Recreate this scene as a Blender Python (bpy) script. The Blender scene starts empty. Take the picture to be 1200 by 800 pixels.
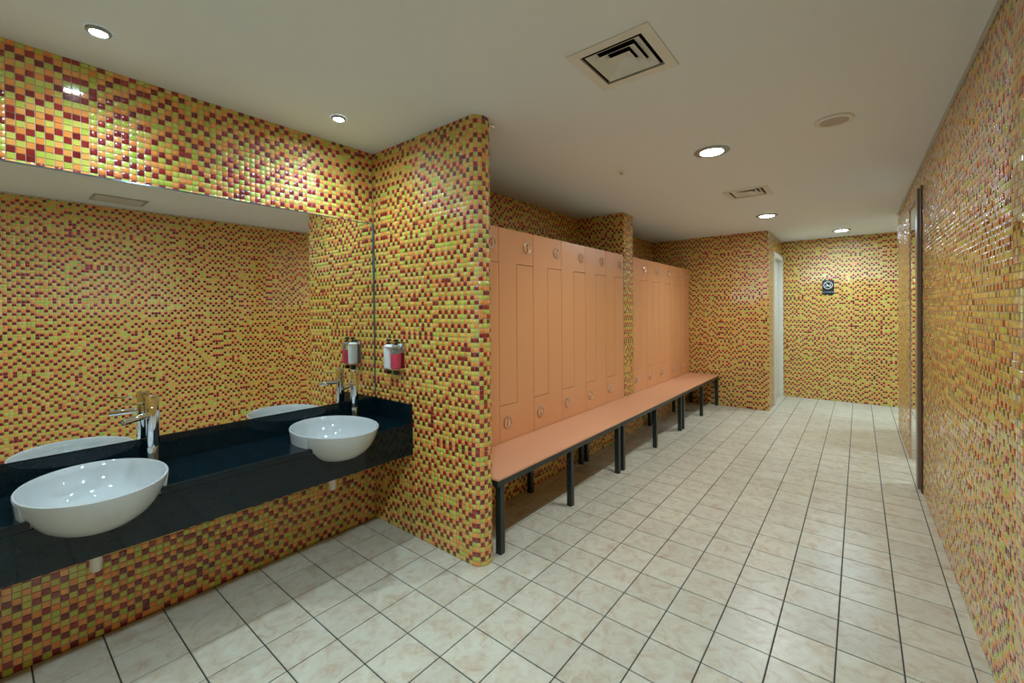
import bpy, bmesh, math, random
import numpy as np
from mathutils import Matrix, Vector

# ------------------------------------------------------------------ camera, world, exposure
scene = bpy.context.scene
COL = scene.collection
H = 1.45
F_PX, CY, YAW, PITCH, ROLL = 504.4, 366.72, .6789, -.0054, .0076
cam_d = bpy.data.cameras.new('camera'); cam = bpy.data.objects.new('camera', cam_d); COL.objects.link(cam)
cam_d.sensor_fit = 'HORIZONTAL'; cam_d.sensor_width = 36.0
cam_d.lens = 36.0*F_PX/1200.0; cam_d.shift_y = (CY-400.0)/1200.0; cam_d.clip_start = .02
fw = Vector((-math.sin(YAW)*math.cos(PITCH), math.cos(YAW)*math.cos(PITCH), math.sin(PITCH)))
r0 = Vector((math.cos(YAW), math.sin(YAW), 0)); u0 = r0.cross(fw)
rt = r0*math.cos(ROLL)-u0*math.sin(ROLL); up = r0*math.sin(ROLL)+u0*math.cos(ROLL)
M4 = Matrix((rt, up, -fw)).transposed().to_4x4(); M4.translation = (0, 0, H); cam.matrix_world = M4
scene.camera = cam
world = bpy.data.worlds.new('world'); scene.world = world; world.use_nodes = True
world.node_tree.nodes['Background'].inputs[0].default_value = (1, 1, 1, 1)
world.node_tree.nodes['Background'].inputs[1].default_value = 0.0
vs = scene.view_settings
vs.view_transform = 'Standard'; vs.look = 'None'; vs.gamma = 1.0; vs.use_curve_mapping = False
vs.exposure = .98
LAMP = 105.0           # radiance of the big downlight diffusers
SPOT = 260.0           # radiance of the small downlights above the counter
COOL, WARM, LED = (.72, 1.0, 1.18), (.88, 1.0, 1.04), (.76, 1.0, 1.15)   # colour of the three lamp kinds

def project(p):
    d = Vector(p)-Vector((0, 0, H)); z = d.dot(fw)
    if z < .05: return None
    return (600+F_PX*d.dot(rt)/z, CY-F_PX*d.dot(up)/z, z)

# ------------------------------------------------------------------ materials
def new_mat(name):
    m = bpy.data.materials.new(name); m.use_nodes = True
    nt = m.node_tree; return m, nt, nt.nodes['Principled BSDF']
def N(nt, t, **kw):
    n = nt.nodes.new(t)
    for k, v in kw.items(): setattr(n, k, v)
    return n
def plain(name, col, rough=.5, metal=0., coat=0., spec=.5, bump=0., bscale=60., var=.0):
    m, nt, b = new_mat(name)
    b.inputs['Base Color'].default_value = (*col, 1); b.inputs['Roughness'].default_value = rough
    b.inputs['Metallic'].default_value = metal; b.inputs['Coat Weight'].default_value = coat
    b.inputs['Specular IOR Level'].default_value = spec
    geo = N(nt, 'ShaderNodeNewGeometry')
    if var:
        no = N(nt, 'ShaderNodeTexNoise'); no.inputs['Scale'].default_value = bscale*.3; no.inputs['Detail'].default_value = 4
        nt.links.new(geo.outputs['Position'], no.inputs['Vector'])
        mx = N(nt, 'ShaderNodeMix', data_type='RGBA')
        mx.inputs[6].default_value = (*[c*(1-var) for c in col], 1); mx.inputs[7].default_value = (*[min(1, c*(1+var)) for c in col], 1)
        nt.links.new(no.outputs['Fac'], mx.inputs[0]); nt.links.new(mx.outputs[2], b.inputs['Base Color'])
    if bump:
        no = N(nt, 'ShaderNodeTexNoise'); no.inputs['Scale'].default_value = bscale; no.inputs['Detail'].default_value = 3
        nt.links.new(geo.outputs['Position'], no.inputs['Vector'])
        bp = N(nt, 'ShaderNodeBump'); bp.inputs['Strength'].default_value = bump; bp.inputs['Distance'].default_value = .002
        nt.links.new(no.outputs['Fac'], bp.inputs['Height']); nt.links.new(bp.outputs['Normal'], b.inputs['Normal'])
    return m
def glass_tile(name, c1, c2, rough=.035):
    m, nt, b = new_mat(name)
    geo = N(nt, 'ShaderNodeNewGeometry'); oi = N(nt, 'ShaderNodeObjectInfo')
    ad = N(nt, 'ShaderNodeMath', operation='ADD'); fr = N(nt, 'ShaderNodeMath', operation='FRACT')
    nt.links.new(geo.outputs['Random Per Island'], ad.inputs[0]); nt.links.new(oi.outputs['Random'], ad.inputs[1])
    nt.links.new(ad.outputs[0], fr.inputs[0])
    mx = N(nt, 'ShaderNodeMix', data_type='RGBA'); mx.inputs[6].default_value = (*c1, 1); mx.inputs[7].default_value = (*c2, 1)
    nt.links.new(fr.outputs[0], mx.inputs[0])
    nt.links.new(mx.outputs[2], b.inputs['Base Color'])
    b.inputs['Roughness'].default_value = rough*3; b.inputs['IOR'].default_value = 1.5
    b.inputs['Coat Weight'].default_value = 1.; b.inputs['Coat Roughness'].default_value = rough; b.inputs['Coat IOR'].default_value = 1.52
    return m
def floor_tile_mat():
    m, nt, b = new_mat('cream_floor_tile')
    geo = N(nt, 'ShaderNodeNewGeometry'); oi = N(nt, 'ShaderNodeObjectInfo')
    n1 = N(nt, 'ShaderNodeTexNoise'); n1.inputs['Scale'].default_value = 14; n1.inputs['Detail'].default_value = 8; n1.inputs['Roughness'].default_value = .65; n1.inputs['Distortion'].default_value = .8
    nt.links.new(geo.outputs['Position'], n1.inputs['Vector'])
    r = N(nt, 'ShaderNodeValToRGB'); e = r.color_ramp.elements
    e[0].position = .32; e[0].color = (.47, .36, .25, 1); e[1].position = .66; e[1].color = (.60, .58, .47, 1)
    x = r.color_ramp.elements.new(.48); x.color = (.55, .50, .385, 1)
    nt.links.new(n1.outputs['Fac'], r.inputs['Fac'])
    ad = N(nt, 'ShaderNodeMath', operation='ADD'); fr = N(nt, 'ShaderNodeMath', operation='FRACT')
    nt.links.new(geo.outputs['Random Per Island'], ad.inputs[0]); nt.links.new(oi.outputs['Random'], ad.inputs[1]); nt.links.new(ad.outputs[0], fr.inputs[0])
    mr = N(nt, 'ShaderNodeMapRange'); mr.inputs['To Min'].default_value = .93; mr.inputs['To Max'].default_value = 1.05
    nt.links.new(fr.outputs[0], mr.inputs['Value'])
    hs = N(nt, 'ShaderNodeHueSaturation'); nt.links.new(mr.outputs['Result'], hs.inputs['Value']); nt.links.new(r.outputs['Color'], hs.inputs['Color'])
    nt.links.new(hs.outputs['Color'], b.inputs['Base Color'])
    b.inputs['Roughness'].default_value = .30
    n2 = N(nt, 'ShaderNodeTexNoise'); n2.inputs['Scale'].default_value = 90; n2.inputs['Detail'].default_value = 3
    nt.links.new(geo.outputs['Position'], n2.inputs['Vector'])
    bp = N(nt, 'ShaderNodeBump'); bp.inputs['Strength'].default_value = .12; bp.inputs['Distance'].default_value = .002
    nt.links.new(n2.outputs['Fac'], bp.inputs['Height']); nt.links.new(bp.outputs['Normal'], b.inputs['Normal'])
    return m
def emit(name, col, s):
    m, nt, b = new_mat(name)
    b.inputs['Base Color'].default_value = (.8, .8, .8, 1)
    b.inputs['Emission Color'].default_value = (*col, 1); b.inputs['Emission Strength'].default_value = s
    return m
def far_mosaic():
    m, nt, b = new_mat('mosaic_print')
    geo = N(nt, 'ShaderNodeNewGeometry'); vm = N(nt, 'ShaderNodeVectorMath', operation='SCALE'); vm.inputs['Scale'].default_value = 1/.027
    nt.links.new(geo.outputs['Position'], vm.inputs[0])
    fl = N(nt, 'ShaderNodeVectorMath', operation='FLOOR'); nt.links.new(vm.outputs[0], fl.inputs[0])
    wn = N(nt, 'ShaderNodeTexWhiteNoise'); nt.links.new(fl.outputs[0], wn.inputs['Vector'])
    r = N(nt, 'ShaderNodeValToRGB'); r.color_ramp.interpolation = 'CONSTANT'; e = r.color_ramp.elements
    e[0].color = (.30, .02, .015, 1); e[1].position = .3; e[1].color = (.75, .27, .045, 1)
    x = e.new(.66); x.color = (.42, .50, .06, 1)
    nt.links.new(wn.outputs['Value'], r.inputs['Fac']); nt.links.new(r.outputs['Color'], b.inputs['Base Color'])
    b.inputs['Roughness'].default_value = .15
    return m

M = {}
M['red'] = glass_tile('red_glass_tile', (.16, .006, .008), (.36, .022, .015))
M['orange'] = glass_tile('orange_glass_tile', (.86, .28, .055), (.89, .41, .10))
M['green'] = glass_tile('lime_glass_tile', (.46, .56, .065), (.70, .61, .125))
TILE_MATS = [M['red'], M['orange'], M['green']]
M['grout'] = plain('pinkish_grout', (.64, .50, .42), .8)
M['mosaic_print'] = far_mosaic()
M['ceiling'] = plain('ceiling_paint', (.79, .84, .88), .8)
M['floor_grout'] = plain('dark_floor_grout', (.035, .045, .04), .7)
M['floor_tile'] = floor_tile_mat()
M['granite'] = plain('black_granite', (.003, .011, .015), .05, spec=.36, var=.15, bscale=200)
M['china'] = plain('white_china', (.50, .53, .53), .08, coat=.3)
M['chrome'] = plain('chrome', (.78, .79, .80), .05, metal=1.)
M['satin'] = plain('satin_metal', (.72, .66, .60), .28, metal=1.)
M['handle'] = plain('locker_lock_metal', (.80, .46, .26), .22)
M['mirror'] = plain('mirror_silver', (.90, .90, .87), .0, metal=1.)
M['mirror_edge'] = plain('mirror_edge', (.16, .22, .24), .1, metal=.6)
M['laminate'] = plain('peach_laminate', (.74, .345, .155), .32, bump=.03, bscale=300)
M['laminate_top'] = plain('peach_bench_laminate', (.73, .36, .20), .30, bump=.03, bscale=300)
M['carcass'] = plain('locker_carcass', (.22, .085, .035), .6)
M['dark_frame'] = plain('dark_green_steel', (.012, .022, .020), .35)
M['white_metal'] = plain('white_painted_metal', (.74, .74, .71), .4)
M['ring'] = plain('grey_lamp_ring', (.36, .40, .40), .35, metal=.4)
M['vent_dark'] = plain('duct_black', (.006, .006, .006), .9)
M['white_plastic'] = plain('white_plastic', (.78, .77, .72), .35)
M['black_plastic'] = plain('black_plastic', (.012, .012, .012), .3)
M['label_white'] = plain('white_lotion', (.80, .84, .86), .25)
M['pink'] = plain('pink_soap', (.62, .055, .10), .15)
M['lamp'] = emit('cool_downlight_diffuser', COOL, LAMP*1.15)
M['lamp_warm'] = emit('warm_downlight_diffuser', WARM, LAMP*1.15)
M['lamp_soft'] = emit('soft_downlight_diffuser', COOL, LAMP*1.0)
M['spot'] = emit('spot_lens', LED, SPOT)
M['spot_dim'] = emit('dimmed_spot_lens', LED, SPOT*.3)  # clean lens, glow turned down to look as when seen off-axis
M['frame_brown'] = plain('bronze_frame', (.26, .175, .11), .35)
M['frame_shade'] = plain('dark_gap_shade', (.03, .012, .008), .5)
M['door_white'] = plain('cream_door_paint', (.72, .68, .58), .4)
M['trim'] = plain('grey_cornice', (.56, .58, .53), .5)
M['sign_white'] = plain('sign_white_print', (.75, .75, .70), .4)
M['sign_blue'] = plain('sign_pale_blue_print', (.30, .47, .58), .4)
mg, nt, b = new_mat('clear_plastic'); b.inputs['Base Color'].default_value = (.82, .88, .88, 1); b.inputs['Transmission Weight'].default_value = .85; b.inputs['Roughness'].default_value = .05; M['clear'] = mg

# ------------------------------------------------------------------ mesh helpers
class MB:
    def __init__(s): s.v = []; s.f = []
    def add(s, vs_, fs):
        o = len(s.v); s.v += [tuple(v) for v in vs_]; s.f += [tuple(i+o for i in f) for f in fs]; return s
    def box(s, a, b):
        (x0, y0, z0), (x1, y1, z1) = a, b
        return s.add([(x0,y0,z0),(x1,y0,z0),(x1,y1,z0),(x0,y1,z0),(x0,y0,z1),(x1,y0,z1),(x1,y1,z1),(x0,y1,z1)],
                     [(0,3,2,1),(4,5,6,7),(0,1,5,4),(1,2,6,5),(2,3,7,6),(3,0,4,7)])
    def prism(s, poly, fn0, fn1):
        n = len(poly); vs_ = [fn0(p) for p in poly]+[fn1(p) for p in poly]
        return s.add(vs_, [tuple(range(n))[::-1], tuple(range(n, 2*n))]+[(i, (i+1) % n, n+(i+1) % n, n+i) for i in range(n)])
    def rings(s, rs, cap0=True, cap1=True):
        n = len(rs[0]); vs_ = [v for r in rs for v in r]; fs = []
        for k in range(len(rs)-1):
            for i in range(n): fs.append((k*n+i, k*n+(i+1) % n, (k+1)*n+(i+1) % n, (k+1)*n+i))
        if cap0: fs.append(tuple(range(n))[::-1])
        if cap1: fs.append(tuple((len(rs)-1)*n+i for i in range(n)))
        return s.add(vs_, fs)
    def lathe(s, prof, n=24, c=(0, 0, 0), axis=(0, 0, 1), cap0=True, cap1=True):
        q = Vector((0, 0, 1)).rotation_difference(Vector(axis).normalized()); c = Vector(c); rs = []
        for r, z in prof:
            rs.append([tuple(c+q @ Vector((r*math.cos(2*math.pi*i/n), r*math.sin(2*math.pi*i/n), z))) for i in range(n)])
        return s.rings(rs, cap0, cap1)
    def torus(s, R, r, n=20, m=8, c=(0, 0, 0), axis=(0, 0, 1)):
        q = Vector((0, 0, 1)).rotation_difference(Vector(axis).normalized()); c = Vector(c); vs_ = []; fs = []
        for i in range(n):
            a = 2*math.pi*i/n
            for j in range(m):
                t = 2*math.pi*j/m; rr = R+r*math.cos(t)
                vs_.append(tuple(c+q @ Vector((rr*math.cos(a), rr*math.sin(a), r*math.sin(t)))))
        for i in range(n):
            for j in range(m): fs.append((i*m+j, ((i+1) % n)*m+j, ((i+1) % n)*m+(j+1) % m, i*m+(j+1) % m))
        return s.add(vs_, fs)
    def build(s, name, mat, parent=None, bevel=0., smooth=False, seg=2):
        me = bpy.data.meshes.new(name); me.from_pydata(s.v, [], s.f)
        bm = bmesh.new(); bm.from_mesh(me); bmesh.ops.recalc_face_normals(bm, faces=bm.faces)
        if bevel: 
            es = [e for e in bm.edges if e.is_manifold and e.calc_face_angle(0) > .5]
            bmesh.ops.bevel(bm, geom=es, offset=bevel, segments=seg, profile=.6, affect='EDGES')
        bm.to_mesh(me); bm.free()
        if smooth:
            for p in me.polygons: p.use_smooth = True
            try: me.set_sharp_from_angle(angle=math.radians(40))
            except Exception: pass
        me.materials.append(mat)
        o = bpy.data.objects.new(name, me); COL.objects.link(o)
        if parent: o.parent = parent
        return o
def tag(o, label=None, cat=None, group=None, kind=None):
    for k, v in (('label', label), ('category', cat), ('group', group), ('kind', kind)):
        if v: o[k] = v
    return o
def thing(name, label, cat, loc=(0, 0, 0), rz=0., group=None):
    e = bpy.data.objects.new(name, None); COL.objects.link(e); e.location = loc; e.rotation_euler = (0, 0, rz); e.empty_display_size = .1
    return tag(e, label, cat, group)
def dup(o, parent=None):
    c = o.copy(); COL.objects.link(c); c.parent = parent
    for ch in list(o.children): dup(ch, c)
    return c
def struct(o, label, cat): return tag(o, label, cat, None, 'structure')

# ------------------------------------------------------------------ room dimensions (metres)
ZC = 2.5585
XL = -2.665                 # left wall face
Y1, Y2 = 1.754, 1.895       # partition faces
XP = -1.655                 # partition end
XK = -2.086                 # locker fronts
YE = 7.035                  # end wall of the locker bay
XE = -1.0                   # corner of that wall
YB = 8.41                   # back wall
YN = -1.6                   # wall behind the camera
XFAR = 2.7
WR_ANG = .0098              # the right wall runs very slightly off square
def xr(y): return .408-WR_ANG*(y-2.0)
PITCH_T = .027; GAP_T = .0022; DEP = .003
random.seed(4); rng = np.random.default_rng(11)

# ------------------------------------------------------------------ mosaic tiling
def mosaic_colours(nu, nv):
    c = np.zeros((nu, nv), int)
    S = 12
    for su in range(0, nu, S):
        for sv in range(0, nv, S):
            p0 = rng.integers(0, 3)
            for k in range(S):
                if su+k >= nu: break
                rows = np.arange(sv, min(sv+S, nv))
                p = p0 if k % 2 == 0 and rng.random() < .95 else p0+rng.integers(1, 3)
                c[su+k, rows] = (rows+p) % 3
    m = rng.random((nu, nv))
    c = np.where(m < .04, rng.integers(0, 3, (nu, nv)), c)
    m2 = rng.random((nu, nv)); c = np.where((c == 0) & (m2 < .06), 2, c)
    return c
TILE_MESH = {}
def tile_mesh(ci, key, U, W, Nn):
    k = (ci, key)
    if k not in TILE_MESH:
        h = PITCH_T/2-GAP_T/2; t = h-.0011; mb = MB()
        def P(a, b, n): return tuple(Vector(U)*a+Vector(W)*b+Vector(Nn)*n)
        mb.add([P(-h,-h,-DEP),P(h,-h,-DEP),P(h,h,-DEP),P(-h,h,-DEP),P(-h,-h,-.0012),P(h,-h,-.0012),P(h,h,-.0012),P(-h,h,-.0012),P(-t,-t,0),P(t,-t,0),P(t,t,0),P(-t,t,0)],
               [(0,1,5,4),(1,2,6,5),(2,3,7,6),(3,0,4,7),(4,5,9,8),(5,6,10,9),(6,7,11,10),(7,4,8,11),(8,9,10,11)])
        me = bpy.data.meshes.new('mosaic_tile'); me.from_pydata(mb.v, [], mb.f)
        me.materials.append(TILE_MATS[ci]); TILE_MESH[k] = me
    return TILE_MESH[k]
def mosaic(parent, origin, u, n, LU, LV, keep=None, path=None, single=0, key='', label=None, tilt=.00004):
    """tiles on a vertical face; origin = lower start corner, u = run direction, n = outward normal.
    path: optional list of (point, normal) per arc length for a curved run. single: how many tiles are objects of their own"""
    nu = int(math.ceil(LU/PITCH_T-.15)); nv = int(math.ceil(LV/PITCH_T-.15))
    col = mosaic_colours(nu, nv)
    o = np.array(origin, float); u = np.array(u, float); n = np.array(n, float)
    I, J = np.meshgrid(np.arange(nu), np.arange(nv), indexing='ij'); I = I.ravel(); J = J.ravel(); C = col.ravel()
    a0 = I*PITCH_T+GAP_T/2; a1 = np.minimum((I+1)*PITCH_T-GAP_T/2, LU); b0 = J*PITCH_T+GAP_T/2; b1 = np.minimum((J+1)*PITCH_T-GAP_T/2, LV)
    ok = (a1-a0 > .004) & (b1-b0 > .004)
    if keep is not None: ok &= np.array([keep((p+q)/2, (r+s)/2) for p, q, r, s in zip(a0, a1, b0, b1)])
    I, J, C, a0, a1, b0, b1 = [x[ok] for x in (I, J, C, a0, a1, b0, b1)]
    if single:
        area = np.zeros(len(I))
        for k in range(len(I)):
            if a1[k]-a0[k] < PITCH_T-GAP_T-1e-5 or b1[k]-b0[k] < PITCH_T-GAP_T-1e-5: continue
            c = o+u*((a0[k]+a1[k])/2)+np.array([0, 0, (b0[k]+b1[k])/2])
            pp = project(c)
            if pp is None or not (2 < pp[0] < 1198 and 2 < pp[1] < 798): continue
            if label == 'left' and not left_visible(c): continue
            d = np.array([0, 0, H])-c; D = np.linalg.norm(d); area[k] = abs(d @ n)/D/pp[2]**2*(1+((pp[0]-600)/F_PX)**2+((pp[1]-CY)/F_PX)**2)**.5
        pick = set(np.argsort(-area)[:single].tolist()); pick = {k for k in pick if area[k] > 0}
        for k in sorted(pick):
            c = o+u*((a0[k]+a1[k])/2)+np.array([0, 0, (b0[k]+b1[k])/2])
            t = bpy.data.objects.new('mosaic_tile', tile_mesh(int(C[k]), key, u, (0, 0, 1), n)); COL.objects.link(t)
            t.location = c; t.parent = parent
            t.rotation_euler = (0, random.gauss(0, .0025) if abs(n[0]) > .5 else 0, random.gauss(0, .009))
        m = np.ones(len(I), bool); m[list(pick)] = False
        I, J, C, a0, a1, b0, b1 = [x[m] for x in (I, J, C, a0, a1, b0, b1)]
    T = len(I)
    if not T: return
    e = .0011
    def pt(a, b, d):
        if path is None: return o+np.outer(a, u)+np.outer(b, [0, 0, 1])+np.outer(d, n)
        P, Nn = path(a); return P+np.outer(b, [0, 0, 1])+Nn*np.asarray(d)[:, None]
    tl = rng.normal(0, tilt, (T, 2))*[3.0, .9]; z = np.zeros(T)
    V = np.empty((T, 12, 3))
    cor = [(a0, b0, -1, -1), (a1, b0, 1, -1), (a1, b1, 1, 1), (a0, b1, -1, 1)]
    for k, (a, b, sa, sb) in enumerate(cor):
        V[:, k] = pt(a, b, z-DEP); V[:, 4+k] = pt(a, b, z-.0012)
        V[:, 8+k] = pt(a-sa*e, b-sb*e, tl[:, 0]*sa+tl[:, 1]*sb)
    q = np.array([(0,1,5,4),(1,2,6,5),(2,3,7,6),(3,0,4,7),(4,5,9,8),(5,6,10,9),(6,7,11,10),(7,4,8,11),(8,9,10,11)])
    Fc = (q[None]+12*np.arange(T)[:, None, None]).reshape(-1, 4)
    if np.cross(u, [0, 0, 1]) @ n < 0 and path is None: Fc = Fc[:, ::-1]
    me = bpy.data.meshes.new('mosaic_field')
    me.vertices.add(T*12); me.vertices.foreach_set('co', V.ravel())
    me.loops.add(len(Fc)*4); me.loops.foreach_set('vertex_index', np.ascontiguousarray(Fc).ravel().astype(np.int32))
    me.polygons.add(len(Fc)); me.polygons.foreach_set('loop_start', (np.arange(len(Fc))*4).astype(np.int32))
    for m_ in TILE_MATS: me.materials.append(m_)
    me.polygons.foreach_set('material_index', np.repeat(C, 9).astype(np.int32))
    me.update(calc_edges=True); me.validate()
    ob = bpy.data.objects.new('mosaic_field', me); COL.objects.link(ob); ob.parent = parent; ob['kind'] = 'stuff'
    return ob

# counter / mirror extents needed for the tiling
CT, CF, CB, BS = .73, -2.243, .53, .853     # counter top, front x, apron bottom, splash top
MIR_T = 2.068
CY0 = -1.2                                   # the counter runs on past the frame to here
def left_visible(c): return c[2] > MIR_T or c[2] < CB-.1

# ------------------------------------------------------------------ structure
# walls: backing (grout) box set DEP behind the tile face
wl = struct(MB().box((XL-.12, YN, 0), (XL-DEP, YE+.1, ZC)).build('wall_left', M['grout']), 'left wall of red, orange and lime glass mosaic behind the wash basins', 'wall')
mosaic(wl, (XL, YN, 0), (0, 1, 0), (1, 0, 0), Y1-YN, ZC, keep=lambda a, b: not (BS-.05 < b < MIR_T-.03 and a+YN > CY0) and a+YN > -1.0 and not (.56 < b < .84), single=300, key='L', label='left')
mosaic(wl, (XL, Y2, 2.0), (0, 1, 0), (1, 0, 0), YE-Y2, ZC-2.0)

# partition with a rounded end
RP = .062
def part_outline(off):
    pts = [(XL, Y1+off)]
    for k in range(9):
        a = -math.pi/2+k*math.pi/16; pts.append((XP-RP+(RP-off)*math.cos(a), Y1+RP+(RP-off)*math.sin(a)))
    for k in range(9):
        a = k*math.pi/16; pts.append((XP-RP+(RP-off)*math.cos(a), Y2-RP+(RP-off)*math.sin(a)))
    pts.append((XL, Y2-off)); return pts
wp = struct(MB().prism(part_outline(DEP), lambda p: (p[0], p[1], 0), lambda p: (p[0], p[1], ZC)).build('wall_partition', M['grout']),
            'mosaic partition wall with a rounded end between basins and lockers', 'wall')
L1 = XP-RP-XL; LA = RP*math.pi/2; LM = (Y2-RP)-(Y1+RP)
def part_path(a):
    a = np.asarray(a, float); P = np.zeros((len(a), 3)); Q = np.zeros((len(a), 3))
    for i, s in enumerate(a):
        if s < L1: P[i] = (XL+s, Y1, 0); Q[i] = (0, -1, 0)
        elif s < L1+LA:
            t = -math.pi/2+(s-L1)/RP; Q[i] = (math.cos(t), math.sin(t), 0); P[i] = (XP-RP+RP*math.cos(t), Y1+RP+RP*math.sin(t), 0)
        elif s < L1+LA+LM: P[i] = (XP, Y1+RP+s-L1-LA, 0); Q[i] = (1, 0, 0)
        elif s < L1+2*LA+LM:
            t = (s-L1-LA-LM)/RP; Q[i] = (math.cos(t), math.sin(t), 0); P[i] = (XP-RP+RP*math.cos(t), Y2-RP+RP*math.sin(t), 0)
        else: P[i] = (XP-RP-(s-L1-2*LA-LM), Y2, 0); Q[i] = (0, 1, 0)
    return P, Q
mosaic(wp, (0, 0, 0), (1, 0, 0), (0, -1, 0), 2*L1+2*LA+LM, ZC, path=part_path, keep=lambda a, b: not (a < XL*0+(CF-XL)-.01 and .55 < b < BS-.02))

# plinth under the lockers, tiled pillar between the two banks
wpl = struct(MB().box((XL-DEP, Y2, 0), (XK-.012-DEP, YE, .44)).build('wall_plinth', M['grout']), 'low mosaic plinth that carries the peach lockers', 'wall')
mosaic(wpl, (XK-.012, Y2, 0), (0, 1, 0), (1, 0, 0), YE-Y2, .44)
PY0, PY1 = 4.608, 4.862
wpi = struct(MB().box((XL-DEP, PY0+DEP, .44), (XK+.006-DEP, PY1-DEP, ZC)).build('wall_pillar', M['grout']), 'square mosaic pillar between the two banks of lockers', 'wall')
mosaic(wpi, (XK+.006, PY0, .44), (0, 1, 0), (1, 0, 0), PY1-PY0, ZC-.44)
mosaic(wpi, (XL, PY0, 2.0), (1, 0, 0), (0, -1, 0), XK+.006-XL, ZC-2.0)
mosaic(wpi, (XL, PY1, 2.0), (1, 0, 0), (0, 1, 0), XK+.006-XL, ZC-2.0)

we = struct(MB().box((XL-.12, YE+DEP, 0), (XE-DEP, YE+.12, ZC)).build('wall_bay_end', M['grout']), 'mosaic end wall of the locker bay beyond the benches', 'wall')
mosaic(we, (XL, YE, 0), (1, 0, 0), (0, -1, 0), XE-XL, ZC)
# return wall with the cream door
DY0, DY1, DZ = 7.47, 8.40, 2.30
wr_ = MB().box((XE-.12, YE+.12, 0), (XE-DEP, DY0, ZC)); wr_.box((XE-.12, DY0, DZ), (XE-DEP, YB, ZC))
wr_ = struct(wr_.build('wall_return', M['grout']), 'narrow mosaic return wall beside the cream door', 'wall')
mosaic(wr_, (XE, YE, 0), (0, 1, 0), (1, 0, 0), YB-YE, ZC, keep=lambda a, b: a+YE < DY0-.005 or b > DZ+.01)
d1 = thing('door_1', 'cream door in a pale frame in the mosaic return wall', 'door', (XE, DY0, 0)); d1['kind'] = 'structure'
fr = MB().box((-.10, .002, 0), (.016, .065, DZ)); fr.box((-.10, DY1-DY0-.065, 0), (.016, DY1-DY0-.002, DZ)); fr.box((-.10, .065, DZ-.065), (.016, DY1-DY0-.065, DZ))
fr.build('door_frame', M['door_white'], d1, bevel=.004)
leaf = MB().box((-.085, .068, .006), (-.045, DY1-DY0-.068, DZ-.068)).build('door_leaf', M['door_white'], d1, bevel=.003)
hd = MB().lathe([(.024, 0), (.024, .008), (.009, .01), (.009, .045)], 16, (-.045, .13, 1.02), (1, 0, 0)); hd.box((-.006, .12, 1.012), (.006, .24, 1.028))
hd.build('door_handle', M['satin'], leaf)

wb = struct(MB().box((XE-.12, YB+DEP, 0), (XFAR, YB+.12, ZC)).build('wall_back', M['grout']), 'far mosaic wall with the small black sign on it', 'wall')
mosaic(wb, (XE, YB, 0), (1, 0, 0), (0, -1, 0), 2.2, ZC)

# right wall: long near piece, then an opening, then a short far piece
def rwall(name, y0, y1, label, single=0, z0=0., th=.14):
    ang = WR_ANG
    u = np.array([-math.sin(ang), math.cos(ang), 0]); n = np.array([-math.cos(ang), -math.sin(ang), 0])
    o = np.array([xr(y0), y0, z0]); L = (y1-y0)/math.cos(ang)
    mb = MB(); P = [o-n*DEP, o-n*DEP+u*L, o-n*th+u*L, o-n*th]
    mb.prism([tuple(p) for p in P], lambda p: (p[0], p[1], z0), lambda p: (p[0], p[1], ZC))
    w = struct(mb.build(name, M['grout']), label, 'wall')
    mosaic(w, o, u, n, L, ZC-z0, single=single, key='R', label='right', tilt=.00008)
    return w
OY0, OY1, OZ = 4.60, 5.60, 2.40
wrn = rwall('wall_right', YN, OY0, 'long mosaic wall to the right of the corridor', single=300)
rwall('wall_right_far', OY1, 6.87, 'short mosaic wall piece beyond the bronze door frame', th=.014)
rwall('wall_right_header', OY0, OY1, 'mosaic strip above the opening in the right wall', z0=OZ)
wn_ = struct(MB().box((XL-.12, YN-.1, 0), (XFAR, YN, ZC)).build('wall_near', M['mosaic_print']), 'mosaic wall that closes the washroom behind the basins', 'wall')
ws = struct(MB().box((XFAR, YN-.1, 0), (XFAR+.1, YB+.12, ZC)).build('wall_side_room', M['mosaic_print']), 'mosaic wall of the side room beyond the opening', 'wall')
struct(MB().box((xr(4.2)+.14, 4.1, 0), (XFAR, 4.2, ZC)).build('wall_side_near', M['mosaic_print']), 'near mosaic wall of the side room', 'wall')

# bronze frame of the opening
d2 = thing('door_2', 'bronze metal frame around the opening in the right wall', 'door frame', (xr(4.7), 4.60, 0)); d2['kind'] = 'structure'
MB().box((-.022, .105, 0), (.14, .235, OZ)).build('frame_post', M['frame_brown'], d2, bevel=.003)
MB().box((-.006, .002, 0), (.13, .105, OZ)).build('groove_shade', M['frame_shade'], d2)  # solid strip, its dark colour painted in as the shade of a slot
MB().box((-.012, .235, OZ-.03), (.012, .995, OZ-.002)).build('frame_head', M['frame_brown'], d2, bevel=.003)

# ceiling with openings for the two air diffusers
VENTS = [(-.815, 1.81), (-.825, 4.63)]; VH = .145
def ceiling():
    xs = sorted({XL-.12, XFAR+.1}); mb = MB(); ys = [YN-.1]
    for vx, vy in VENTS:
        y0, y1 = vy-VH, vy+VH
        mb.box((XL-.12, ys[-1], ZC), (XFAR+.1, y0, ZC+.05))
        mb.box((XL-.12, y0, ZC), (vx-VH, y1, ZC+.05)); mb.box((vx+VH, y0, ZC), (XFAR+.1, y1, ZC+.05)); ys.append(y1)
    mb.box((XL-.12, ys[-1], ZC), (XFAR+.1, YB+.12, ZC+.05))
    return mb.build('ceiling', M['ceiling'])
struct(ceiling(), 'flat off-white plaster ceiling with downlights', 'ceiling')
mb = MB(); ya, yb_ = YN, 6.87
mb.prism([(xr(ya)-.014, ya), (xr(yb_)-.014, yb_), (xr(yb_)-.001, yb_), (xr(ya)-.001, ya)], lambda p: (p[0], p[1], ZC-.012), lambda p: (p[0], p[1], ZC-.001))
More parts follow.
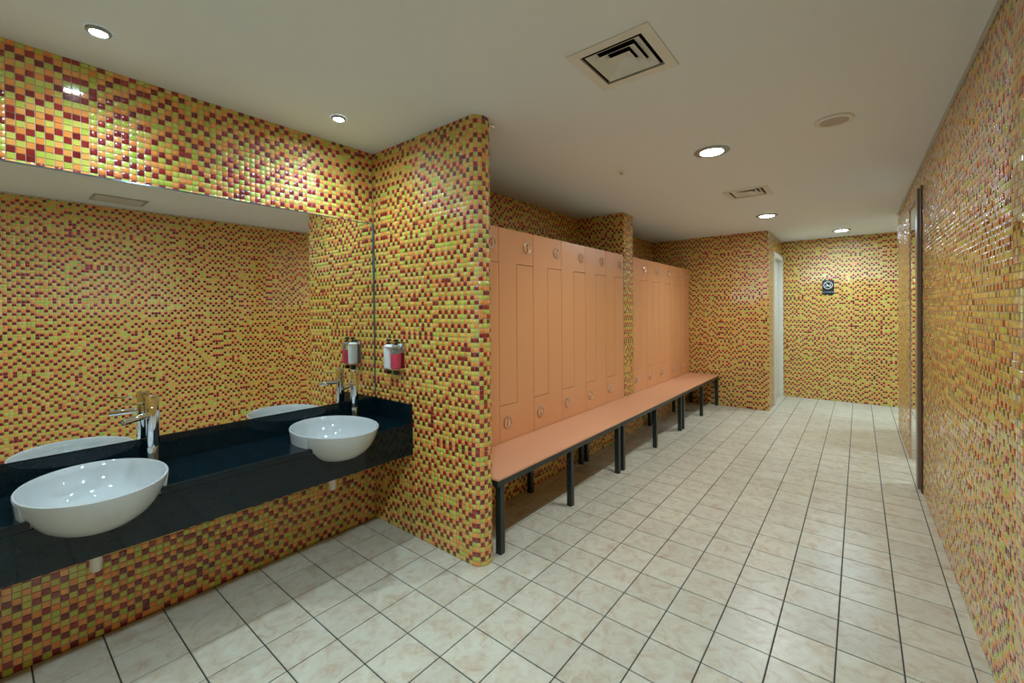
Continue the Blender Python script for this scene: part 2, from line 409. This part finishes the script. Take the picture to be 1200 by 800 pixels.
struct(mb.build('trim_1', M['trim']), 'grey strip along the ceiling edge above the right wall', 'trim')

# floor: grout bed, tiles on it
S, OX, OY = .2159, .1367, .1243; G = .0055
fl = struct(MB().box((XL-.12, YN-.1, -.06), (XFAR+.1, YB+.12, -.0035)).build('floor', M['floor_grout']), 'cream marbled ceramic floor tiles with dark joints', 'floor')
def tile_geo(mb, x0, y0, x1, y1, zt=0.):
    e = .0016
    mb.add([(x0,y0,-.004),(x1,y0,-.004),(x1,y1,-.004),(x0,y1,-.004),(x0,y0,zt-.0012),(x1,y0,zt-.0012),(x1,y1,zt-.0012),(x0,y1,zt-.0012),(x0+e,y0+e,zt),(x1-e,y0+e,zt),(x1-e,y1-e,zt),(x0+e,y1-e,zt)],
           [(0,1,5,4),(1,2,6,5),(2,3,7,6),(3,0,4,7),(4,5,9,8),(5,6,10,9),(6,7,11,10),(7,4,8,11),(8,9,10,11)])
cells = []
for i in range(math.floor((XL-OX)/S), math.ceil((XFAR-OX)/S)):
    for j in range(math.floor((YN-OY)/S), math.ceil((YB-OY)/S)):
        x0, x1 = OX+i*S+G/2, OX+(i+1)*S-G/2; y0, y1 = OY+j*S+G/2, OY+(j+1)*S-G/2
        x0, x1, y0, y1 = max(x0, XL), min(x1, XFAR), max(y0, YN), min(y1, YB)
        if x1-x0 < .012 or y1-y0 < .012: continue
        cx, cy = (x0+x1)/2, (y0+y1)/2
        vis = cx < xr(cy) and not (cx < XK and cy > Y1) and not (cx < XE and cy > YE)
        pp = project((cx, cy, 0)); a = 0.
        if vis and pp and -15 < pp[0] < 1215 and pp[1] < 815: a = (x1-x0)*(y1-y0)/pp[2]**3
        cells.append((a, x0, y0, x1, y1))
cells.sort(reverse=True)
full = MB(); tile_geo(full, -S/2+G/2, -S/2+G/2, S/2-G/2, S/2-G/2); fo = full.build('floor_tile', M['floor_tile'], fl)
rest = MB(); first = True
for k, (a, x0, y0, x1, y1) in enumerate(cells):
    if k < 300 and a > 0:
        whole = x1-x0 > S-G-1e-4 and y1-y0 > S-G-1e-4
        if whole:
            if first: t = fo; first = False
            else: t = bpy.data.objects.new('floor_tile', fo.data); COL.objects.link(t); t.parent = fl
            t.location = ((x0+x1)/2, (y0+y1)/2, 0)
        else:
            mb = MB(); cx, cy = (x0+x1)/2, (y0+y1)/2; tile_geo(mb, x0-cx, y0-cy, x1-cx, y1-cy); t = mb.build('floor_tile', M['floor_tile'], fl); t.location = (cx, cy, 0)
        t.rotation_euler = (random.gauss(0, .0012), random.gauss(0, .0012), 0)
    else: tile_geo(rest, x0, y0, x1, y1)
tag(rest.build('floor_tile_field', M['floor_tile'], fl), kind='stuff')

# ------------------------------------------------------------------ counter, basins, taps, mirror
BA, BB = .292, .222           # half length (out from the wall) and half width of a basin
ZR = .797                     # rim height
BAS = [(-2.348, .286), (-2.348, 1.278)]
PROF = [(.30, .622), (.48, .630), (.63, .648), (.76, .675), (.845, .702), (.915, .735), (.965, .768), (.99, .792)]   # outer scale at height
def prof_r(z):
    for (r0_, z0), (r1, z1) in zip(PROF, PROF[1:]):
        if z0 <= z <= z1: return r0_+(r1-r0_)*(z-z0)/(z1-z0)
    return PROF[-1][0] if z > PROF[-1][1] else 0.
vc = thing('vanity_counter', 'long black polished granite wash counter with apron and splashback', 'counter', (XL, CY0, CB))
def loc(p): return (p[0]-XL, p[1]-CY0, p[2]-CB)
CE = Y1-.001
rc = prof_r(CT-.012)+.004
out = [(XL+.001, CY0), (CF, CY0)]
for bx_, by_ in BAS:
    t0 = math.acos(max(-1, min(1, (CF-bx_)/(BA*rc))))
    for k in range(25):
        a = -t0-(2*math.pi-2*t0)*k/24      # round the back of the basin
        out.append((bx_+BA*rc*math.cos(a), by_+BB*rc*math.sin(a)))
out += [(CF, CE), (XL+.001, CE)]
slab = MB().prism(out, lambda p: loc((p[0], p[1], CT-.03)), lambda p: loc((p[0], p[1], CT))).build('counter_top', M['granite'], vc, bevel=.004)
ap = [(CY0, CB), (CY0, CT-.031)]
for bx_, by_ in BAS:
    seq = []
    zs = [CT-.031-k*.004 for k in range(21)]
    def half(z):
        q = 1-((CF-bx_)/(BA*prof_r(z)))**2 if prof_r(z) > 0 else -1
        return BB*prof_r(z)*math.sqrt(q)+.001 if q > 0 else None
    zz = [z for z in zs if half(z) is not None]
    seq = [(by_-half(z), z) for z in zz]+[(by_, min(zz)-.006)]+[(by_+half(z), z) for z in reversed(zz)]
    ap += seq
ap += [(CE, CT-.031), (CE, CB)]
MB().prism(ap, lambda p: loc((CF-.022, p[0], p[1])), lambda p: loc((CF-.001, p[0], p[1]))).build('apron', M['granite'], vc)
MB().box(loc((XL+.001, CY0, CT+.0005)), loc((XL+.02, CE, BS))).build('splashback', M['granite'], vc, bevel=.002)
MB().box(loc((XL+.0205, CE-.018, CT+.0005)), loc((CF-.002, CE, BS))).build('side_splash', M['granite'], vc, bevel=.002)

def basin(x, y, label):
    t = thing('wash_basin', label, 'basin', (x, y, 0), group='semi-recessed wash basins')
    n = 56
    def ell(s, z, dx=0): return [(BA*s*math.cos(2*math.pi*i/n)+dx, BB*s*math.sin(2*math.pi*i/n), z) for i in range(n)]
    rs = [ell(r, z) for r, z in [(.10, .619)]+PROF]+[ell(.992, ZR-.002), ell(.985, ZR), ell(.962, ZR), ell(.95, ZR-.003)]
    rs += [ell(r, z) for r, z in [(.925, .768), (.88, .735), (.80, .699), (.69, .674), (.54, .657), (.36, .647), (.16, .641), (.055, .640)]]
    MB().rings(rs).build('bowl', M['china'], t, smooth=True)
    # flat collar that rests on the counter, behind its front edge
    A = [i for i in range(n+1) if BA*.93*math.cos(2*math.pi*i/n)+x < CF-.010]; cb = MB(); rr = []
    for i in A:
        a = 2*math.pi*i/n; c, s = math.cos(a), math.sin(a)
        rr.append([(BA*.91*c, BB*.91*s, CT+.0012), (BA*.962*c, BB*.962*s, CT+.0012), (BA*.990*c, BB*.990*s, ZR-.010), (BA*.975*c, BB*.975*s, ZR-.008)])
    cb.rings([list(q) for q in rr]).build('collar', M['china'], t, smooth=True)
    dr = MB().lathe([(.024, 0), (.024, .003), (.018, .0045), (.004, .004)], 20, (0, 0, .6415)).build('drain', M['chrome'], t, smooth=True)
    tp = MB().lathe([(.012, .618), (.012, .56), (.019, .555), (.019, .432), (.016, .424), (.006, .422)], 20, (-.03, 0, 0)); 
    tp.lathe([(.013, 0), (.013, .28)], 14, (-.03, 0, .53), (-1, 0, 0))
    tp.build('drain_trap', M['white_plastic'], t, smooth=True)
    return t
basin(*BAS[0], 'white oval basin on the black counter, away from the partition corner')
basin(*BAS[1], 'white oval basin on the black counter, beside the partition with the soap bottles')

def faucet(x, y, label):
    t = thing('faucet', label, 'faucet', (x, y, CT), group='tall chrome taps')
    MB().lathe([(.029, .0005), (.029, .004), (.0245, .007), (.0245, .1)], 28).build('base', M['chrome'], t, smooth=True)
    bd = MB().lathe([(.0245, .1), (.0238, .101), (.0238, .1025), (.0245, .1035), (.0245, .285), (.0235, .286), (.0235, .288), (.0245, .289), (.0245, .338), (.0225, .341), (.001, .341)], 28)
    bd.build('body', M['chrome'], t, smooth=True)
    dx, dy = math.sin(math.radians(28)), -math.cos(math.radians(28))
    sp = MB().lathe([(.0135, .018), (.0135, .128), (.0125, .130), (.0095, .130), (.009, .122), (.001, .122)], 18, (0, 0, .252), (dx, dy, -.06)).build('spout', M['chrome'], t, smooth=True)
    lv = MB(); d = Vector((dx, dy, 0)); s = Vector((-dy, dx, 0))
    P = [(.012, -.008, .306), (.125, -.007, .318), (.125, .007, .318), (.012, .008, .306)]
    lv.prism(P, lambda p: tuple(d*p[0]+s*p[1]+Vector((0, 0, p[2]))), lambda p: tuple(d*p[0]+s*p[1]+Vector((0, 0, p[2]+.007))))
    lv.build('lever', M['chrome'], t, bevel=.0015)
    return t
faucet(-2.565, .505, 'tall chrome mixer tap beside the basin farther from the partition')
faucet(-2.565, 1.535, 'tall chrome mixer tap beside the basin under the soap bottles')

mr = thing('wall_mirror', 'wide frameless mirror on the mosaic wall above the counter', 'mirror', (XL, CY0, BS))
MB().prism([(.0015, .004), (.0150, .004), (.0058, MIR_T-BS-.006), (.0015, MIR_T-BS-.006)], lambda p: (p[0], .004, p[1]), lambda p: (p[0], Y1-CY0-.012, p[1])).build('glass', M['mirror'], mr)
e = MB(); Lm = Y1-CY0-.004; Hm = MIR_T-BS
e.box((.001, .0, Hm-.0055), (.0085, Lm, Hm)); e.box((.001, Lm-.0075, .0015), (.0160, Lm, Hm-.0056)); e.box((.001, 0, .001), (.0160, .0035, Hm-.0056))
e.build('edge_strip', M['mirror_edge'], mr)

# soap dispenser on the partition
sd = thing('soap_dispenser', 'chrome wall bracket holding a white and a pink soap bottle', 'dispenser', (-2.395, Y1, 1.05))
br = MB().box((-.075, -.006, .03), (.078, -.0005, .20)); br.box((-.077, -.082, .022), (.079, -.006, .030)); br.box((-.077, -.080, .165), (.079, -.006, .170))
br.build('bracket', M['chrome'], sd, bevel=.0015)
for k, (x, mt, top) in enumerate(((-.039, 'label_white', .135), (.040, 'pink', .095))):
    bo = MB().lathe([(.030, .031), (.034, .036), (.034, top+.031)], 24, (x, -.044, 0)).build('bottle', M[mt], sd, smooth=True); bo['label'] = 'white lotion bottle' if k == 0 else 'pink liquid soap bottle'
    if k: MB().lathe([(.034, top+.0315), (.034, .160), (.026, .176), (.014, .184)], 24, (x, -.044, 0)).build('bottle_shoulder', M['clear'], bo, smooth=True)
    else: MB().lathe([(.034, top+.0315), (.033, .172), (.024, .180), (.014, .184)], 24, (x, -.044, 0)).build('bottle_shoulder', M['label_white'], bo, smooth=True)
    MB().lathe([(.012, .1845), (.012, .196), (.005, .197), (.005, .205), (.016, .206), (.017, .216), (.012, .219), (.001, .219)], 16, (x, -.044, 0)).build('pump', M['black_plastic'], bo, smooth=True)
    MB().box((x-.012, -.06, -.012), (x+.012, -.03, .0215)).build('lock_clip', M['dark_frame'], sd, bevel=.004)

# little chrome hook high on the partition end
hk = MB().lathe([(.014, 0), (.014, .004), (.006, .006), (.006, .010), (.012, .014), (.014, .021), (.011, .028), (.002, .030)], 16, (0, 0, 0), (.62, .78, 0)).build('wall_hook', M['chrome'], None, smooth=True)
hk.location = (XP-RP+RP*.62+.002, Y2-RP+RP*.78+.002, 2.532)
tag(hk, 'small chrome hook near the ceiling on the rounded partition end', 'hook')

# ------------------------------------------------------------------ lockers
LZ0, LZ1 = .445, 2.075; ST1, ST0 = 1.812, .735; UW = .434
def locker_proto():
    t = thing('locker', 'x', 'locker', group='peach changing room lockers')
    g = .0022; w = UW; m = w*.49
    MB().box((-.55, .0015, LZ0), (-.0195, w-.0015, LZ1)).build('carcass', M['carcass'], t)
    up_ = [(g, ST0+g), (m-g, ST0+g), (m-g, ST1+g), (w-g, ST1+g), (w-g, LZ1), (g, LZ1)]
    lo = [(g, LZ0), (w-g, LZ0), (w-g, ST1-g), (m+g, ST1-g), (m+g, ST0-g), (g, ST0-g)]
    for nm, poly, hy, hz, ax in (('door', up_, w*.80, 1.952, 1), ('door', lo, w*.205, .606, -1)):
        d = MB().prism(poly, lambda p: (-.019, p[0], p[1]), lambda p: (0, p[0], p[1])).build(nm, M['laminate'], t, bevel=.0012, seg=1)
        h = MB().lathe([(.042, .0004), (.042, .003), (.036, .0045), (.013, .0045), (.013, .013), (.010, .015), (.001, .015)], 20, (0, hy, hz), (1, 0, 0))
        MB().torus(.041, .0048, 28, 8, (.006, hy, hz), (1, 0, 0)).build('ring_pull', M['satin'], d, smooth=True); h.box((.0045, hy-.004, hz-.030), (.018, hy+.004, hz+.030))
        h.build('lock_handle', M['handle'], d, smooth=True)
    return t
names = {0: 'pillar', }
ords = ['next to', 'second from', 'third from', 'fourth from', 'fifth from', 'sixth from']
proto = locker_proto(); used = False
for k in range(6):
    t = proto if not used else dup(proto); used = True
    t.location = (XK, 4.602-UW*(k+1), 0)
    t['label'] = ('peach two-door locker cut off by the rounded partition end' if k == 5 else f'peach two-door locker {ords[k]} the mosaic pillar, between pillar and partition')
W2 = (YE-.006-4.868)/5
for k in range(5):
    t = dup(proto); t.location = (XK, 4.868+W2*k, 0); t.scale = (1, (W2-.001)/UW, 1)
    t['label'] = 'peach two-door locker in the corner against the bay end wall' if k == 4 else f'peach two-door locker {ords[k]} the mosaic pillar, between pillar and end wall'

# ------------------------------------------------------------------ benches
BZ = .462; BX0, BX1 = XK+.008, -1.648; BL = 1.705
def bench_proto():
    t = thing('bench', 'x', 'bench', group='changing room benches')
    w = BX1-BX0
    MB().box((0, 0, BZ-.013), (w, BL, BZ)).build('seat', M['laminate_top'], t, bevel=.0025)
    f = MB(); z0, z1 = BZ-.052, BZ-.0135; q = .040
    f.box((.012, .006, z0), (.012+q, BL-.006, z1)); f.box((w-.008-q, .006, z0), (w-.008, BL-.006, z1))
    for yy in (.028, BL/2-q/2, BL-.028-q): f.box((.012+q, yy, z0), (w-.008-q, yy+q, z1))
    f.build('frame', M['dark_frame'], t)
    for yy in (.028, BL/2-q/2, BL-.028-q):
        for xx in (.012, w-.008-q):
            MB().box((xx, yy, .0), (xx+q, yy+q, z0-.0005)).build('leg', M['dark_frame'], t, bevel=.003)
    return t
bp = bench_proto()
for k, (y, lab) in enumerate(((1.902, 'peach bench with dark legs beside the rounded partition end'), (3.609, 'peach bench with dark legs in front of the mosaic pillar'), (5.316, 'peach bench with dark legs against the bay end wall'))):
    t = bp if k == 0 else dup(bp); t.location = (BX0, y, 0); t['label'] = lab

# ------------------------------------------------------------------ ceiling fittings
BEAM_S = 11.0
BEAM = 37.0            # watts of the downward beam of a large downlight
def downlight(x, y, r, mat, label, group):
    t = thing('downlight', label, 'downlight', (x, y, ZC), group=group)
    MB().lathe([(r*.81, -.0015), (r*1.24, -.0008), (r*1.26, -.004), (r*1.18, -.010), (r*.90, -.013), (r*.80, -.010), (r*.805, -.003)], 40, cap0=False, cap1=False).build('trim_ring', M['ring'], t, smooth=True)
    MB().lathe([(r*.795, -.0035), (r*.795, -.0075), (.001, -.0075)], 32).build('diffuser', mat, t)
    if r < .05:
        ld = bpy.data.lights.new('lamp_beam', 'SPOT'); ld.energy = BEAM_S; ld.color = LED
        ld.spot_size = math.radians(140); ld.spot_blend = .8; ld.shadow_soft_size = r*.8
        lo_ = bpy.data.objects.new('lamp_beam', ld); COL.objects.link(lo_); lo_.parent = t; lo_.location = (0, 0, -.016)
    else:
        ld = bpy.data.lights.new('lamp_beam', 'SPOT'); ld.energy = BEAM*(.95 if mat is M['lamp_soft'] else 1.); ld.color = WARM if mat is M['lamp_warm'] else COOL
        ld.spot_size = math.radians(150); ld.spot_blend = 1.; ld.shadow_soft_size = r*.8
        lo_ = bpy.data.objects.new('lamp_beam', ld); COL.objects.link(lo_); lo_.parent = t; lo_.location = (0, 0, -.016)
    return t
GM = 'large round downlights'
downlight(-.803, 3.24, .092, M['lamp_warm'], 'large lit downlight between the two ceiling air vents', GM)
downlight(-.852, 5.89, .092, M['lamp_warm'], 'large lit downlight between the farther vent and bay end wall', GM)
downlight(-.195, 7.70, .092, M['lamp'], 'large lit downlight in front of the black sign wall', GM)
downlight(-.800, .82, .092, M['lamp_soft'], 'large lit downlight before the basins', GM)
downlight(-.803, -1.0, .092, M['lamp_soft'], 'added unseen fill downlight near the washroom end wall', GM)  # out-of-view fill lamp, added to even out the room light
downlight(1.25, 7.60, .092, M['lamp'], 'large lit downlight in the side passage', GM)
downlight(1.6, 5.6, .092, M['lamp'], 'large lit downlight in the side room', GM)
GS = 'small downlights over the counter'
downlight(-2.315, .305, .032, M['spot_dim'], 'small lit downlight over the basin away from the partition', GS)
downlight(-2.310, 1.300, .032, M['spot'], 'small lit downlight over the basin beside the partition', GS)
downlight(-2.315, -.69, .032, M['spot'], 'small lit downlight over the counter end', GS)

def vent(x, y, label):
    t = thing('air_vent', label, 'vent', (x, y, ZC), group='square ceiling air vents')
    def sq(h0, z0, h1, z1, h2, z2, h3, z3):
        m = MB(); m.rings([[(-h, -h, z), (h, -h, z), (h, h, z), (-h, h, z)] for h, z in ((h0, z0), (h1, z1), (h2, z2), (h3, z3))], False, False)
        n = len(m.v); m.f += [(12+i, 12+(i+1) % 4, (i+1) % 4, i) for i in range(4)]; return m
    sq(VH-.002, .012, VH-.006, -.004, .185, -.006, .185, -.0005).build('frame', M['white_metal'], t)
    for h in (.122, .087, .052):
        sq(h-.036, .021, h-.0355, .0225, h+.001, -.001, h, -.003).build('louvre', M['white_metal'], t)
    MB().box((-.017, -.017, .017), (.017, .017, .020)).build('centre_plate', M['white_metal'], t)
    p = MB(); a = VH-.001
    p.add([(-a,-a,.002),(a,-a,.002),(a,a,.002),(-a,a,.002),(-a,-a,.12),(a,-a,.12),(a,a,.12),(-a,a,.12)], [(4,5,6,7),(0,1,5,4),(1,2,6,5),(2,3,7,6),(3,0,4,7)])
    p.build('duct', M['vent_dark'], t)
vent(*VENTS[0], 'square white ceiling air vent nearer the wash basins')
vent(*VENTS[1], 'square white ceiling air vent between two large downlights')

rg = thing('return_grille', 'flat oblong ceiling grille reflected in the wall mirror', 'grille', (.075, .84, ZC))
f = MB(); hx, hy_ = .135, .190
for a_, b_ in (((-hx, -hy_), (hx, -hy_+.02)), ((-hx, hy_-.02), (hx, hy_)), ((-hx, -hy_+.02), (-hx+.02, hy_-.02)), ((hx-.02, -hy_+.02), (hx, hy_-.02))): f.box((*a_, -.007), (*b_, -.0006))
f.build('frame', M['ring'], rg)
MB().box((-hx+.0205, -hy_+.0205, -.0022), (hx-.0205, hy_-.0205, -.0006)).build('backing', M['ring'], rg)
for k in range(9):
    MB().box((-.106+k*.0255, -hy_+.021, -.0065), (-.106+k*.0255+.013, hy_-.021, -.0028)).build('slat', M['white_metal'], rg)
sp = thing('ceiling_speaker', 'unlit round white ceiling speaker near the right wall', 'speaker', (-.114, 3.18, ZC))
MB().lathe([(.070, -.0015), (.098, -.0008), (.099, -.004), (.090, -.009), (.074, -.010), (.070, -.006)], 36, cap0=False, cap1=False).build('rim', M['white_metal'], sp, smooth=True)
MB().lathe([(.0695, -.002), (.0695, -.006), (.001, -.007)], 32).build('grille', plain('speaker_mesh', (.50, .47, .43), .7, bump=.6, bscale=900), sp)
sk = thing('sprinkler', 'tiny white sprinkler head on the ceiling above the benches', 'sprinkler', (-1.483, 3.246, ZC))
MB().lathe([(.032, -.0008), (.034, -.003), (.020, -.008), (.010, -.009)], 20).build('cover', M['white_metal'], sk, smooth=True)
MB().lathe([(.007, -.0092), (.007, -.022), (.014, -.024), (.014, -.027), (.001, -.027)], 14).build('head', M['satin'], sk, smooth=True)

# ------------------------------------------------------------------ black sign on the back wall
sg = thing('wall_sign', 'small black sign with a white ring pictogram on mosaic', 'sign', (-.381, YB, 1.665))
MB().box((-.076, -.007, 0), (.076, -.0008, .228)).build('panel', M['black_plastic'], sg, bevel=.002)
pc = MB().torus(.055, .0045, 36, 6, (0, -.0075, .150), (0, 1, 0))
def bar(a, b, w):
    a, b = Vector(a), Vector(b); d = (b-a).normalized(); s = Vector((-d.y, d.x))*w/2
    q = [a-s, b-s, b+s, a+s]; pc.prism([tuple(p) for p in q], lambda p: (p[0], -.0074, p[1]), lambda p: (p[0], -.0092, p[1]))
bar((-.038, .188), (.038, .112), .008); bar((-.036, .138), (.006, .138), .012); bar((.022, .138), (.038, .138), .012)
bar((.030, .150), (.024, .162), .006); bar((.024, .162), (.034, .176), .006)
pc.build('pictogram', M['sign_white'], sg)
tc = bpy.data.curves.new('sign_text', 'FONT'); tc.body = 'no smoking'; tc.size = .031; tc.align_x = 'CENTER'; tc.extrude = .0006
to = bpy.data.objects.new('tmp_text', tc); COL.objects.link(to)
dg = bpy.context.evaluated_depsgraph_get(); dg.update()
tm = bpy.data.meshes.new_from_object(to.evaluated_get(dg)); bpy.data.objects.remove(to)
lt = bpy.data.objects.new('lettering', tm); COL.objects.link(lt); tm.materials.clear(); tm.materials.append(M['sign_blue'])
lt.parent = sg; lt.rotation_euler = (math.pi/2, 0, 0); lt.location = (0, -.0078, .034)
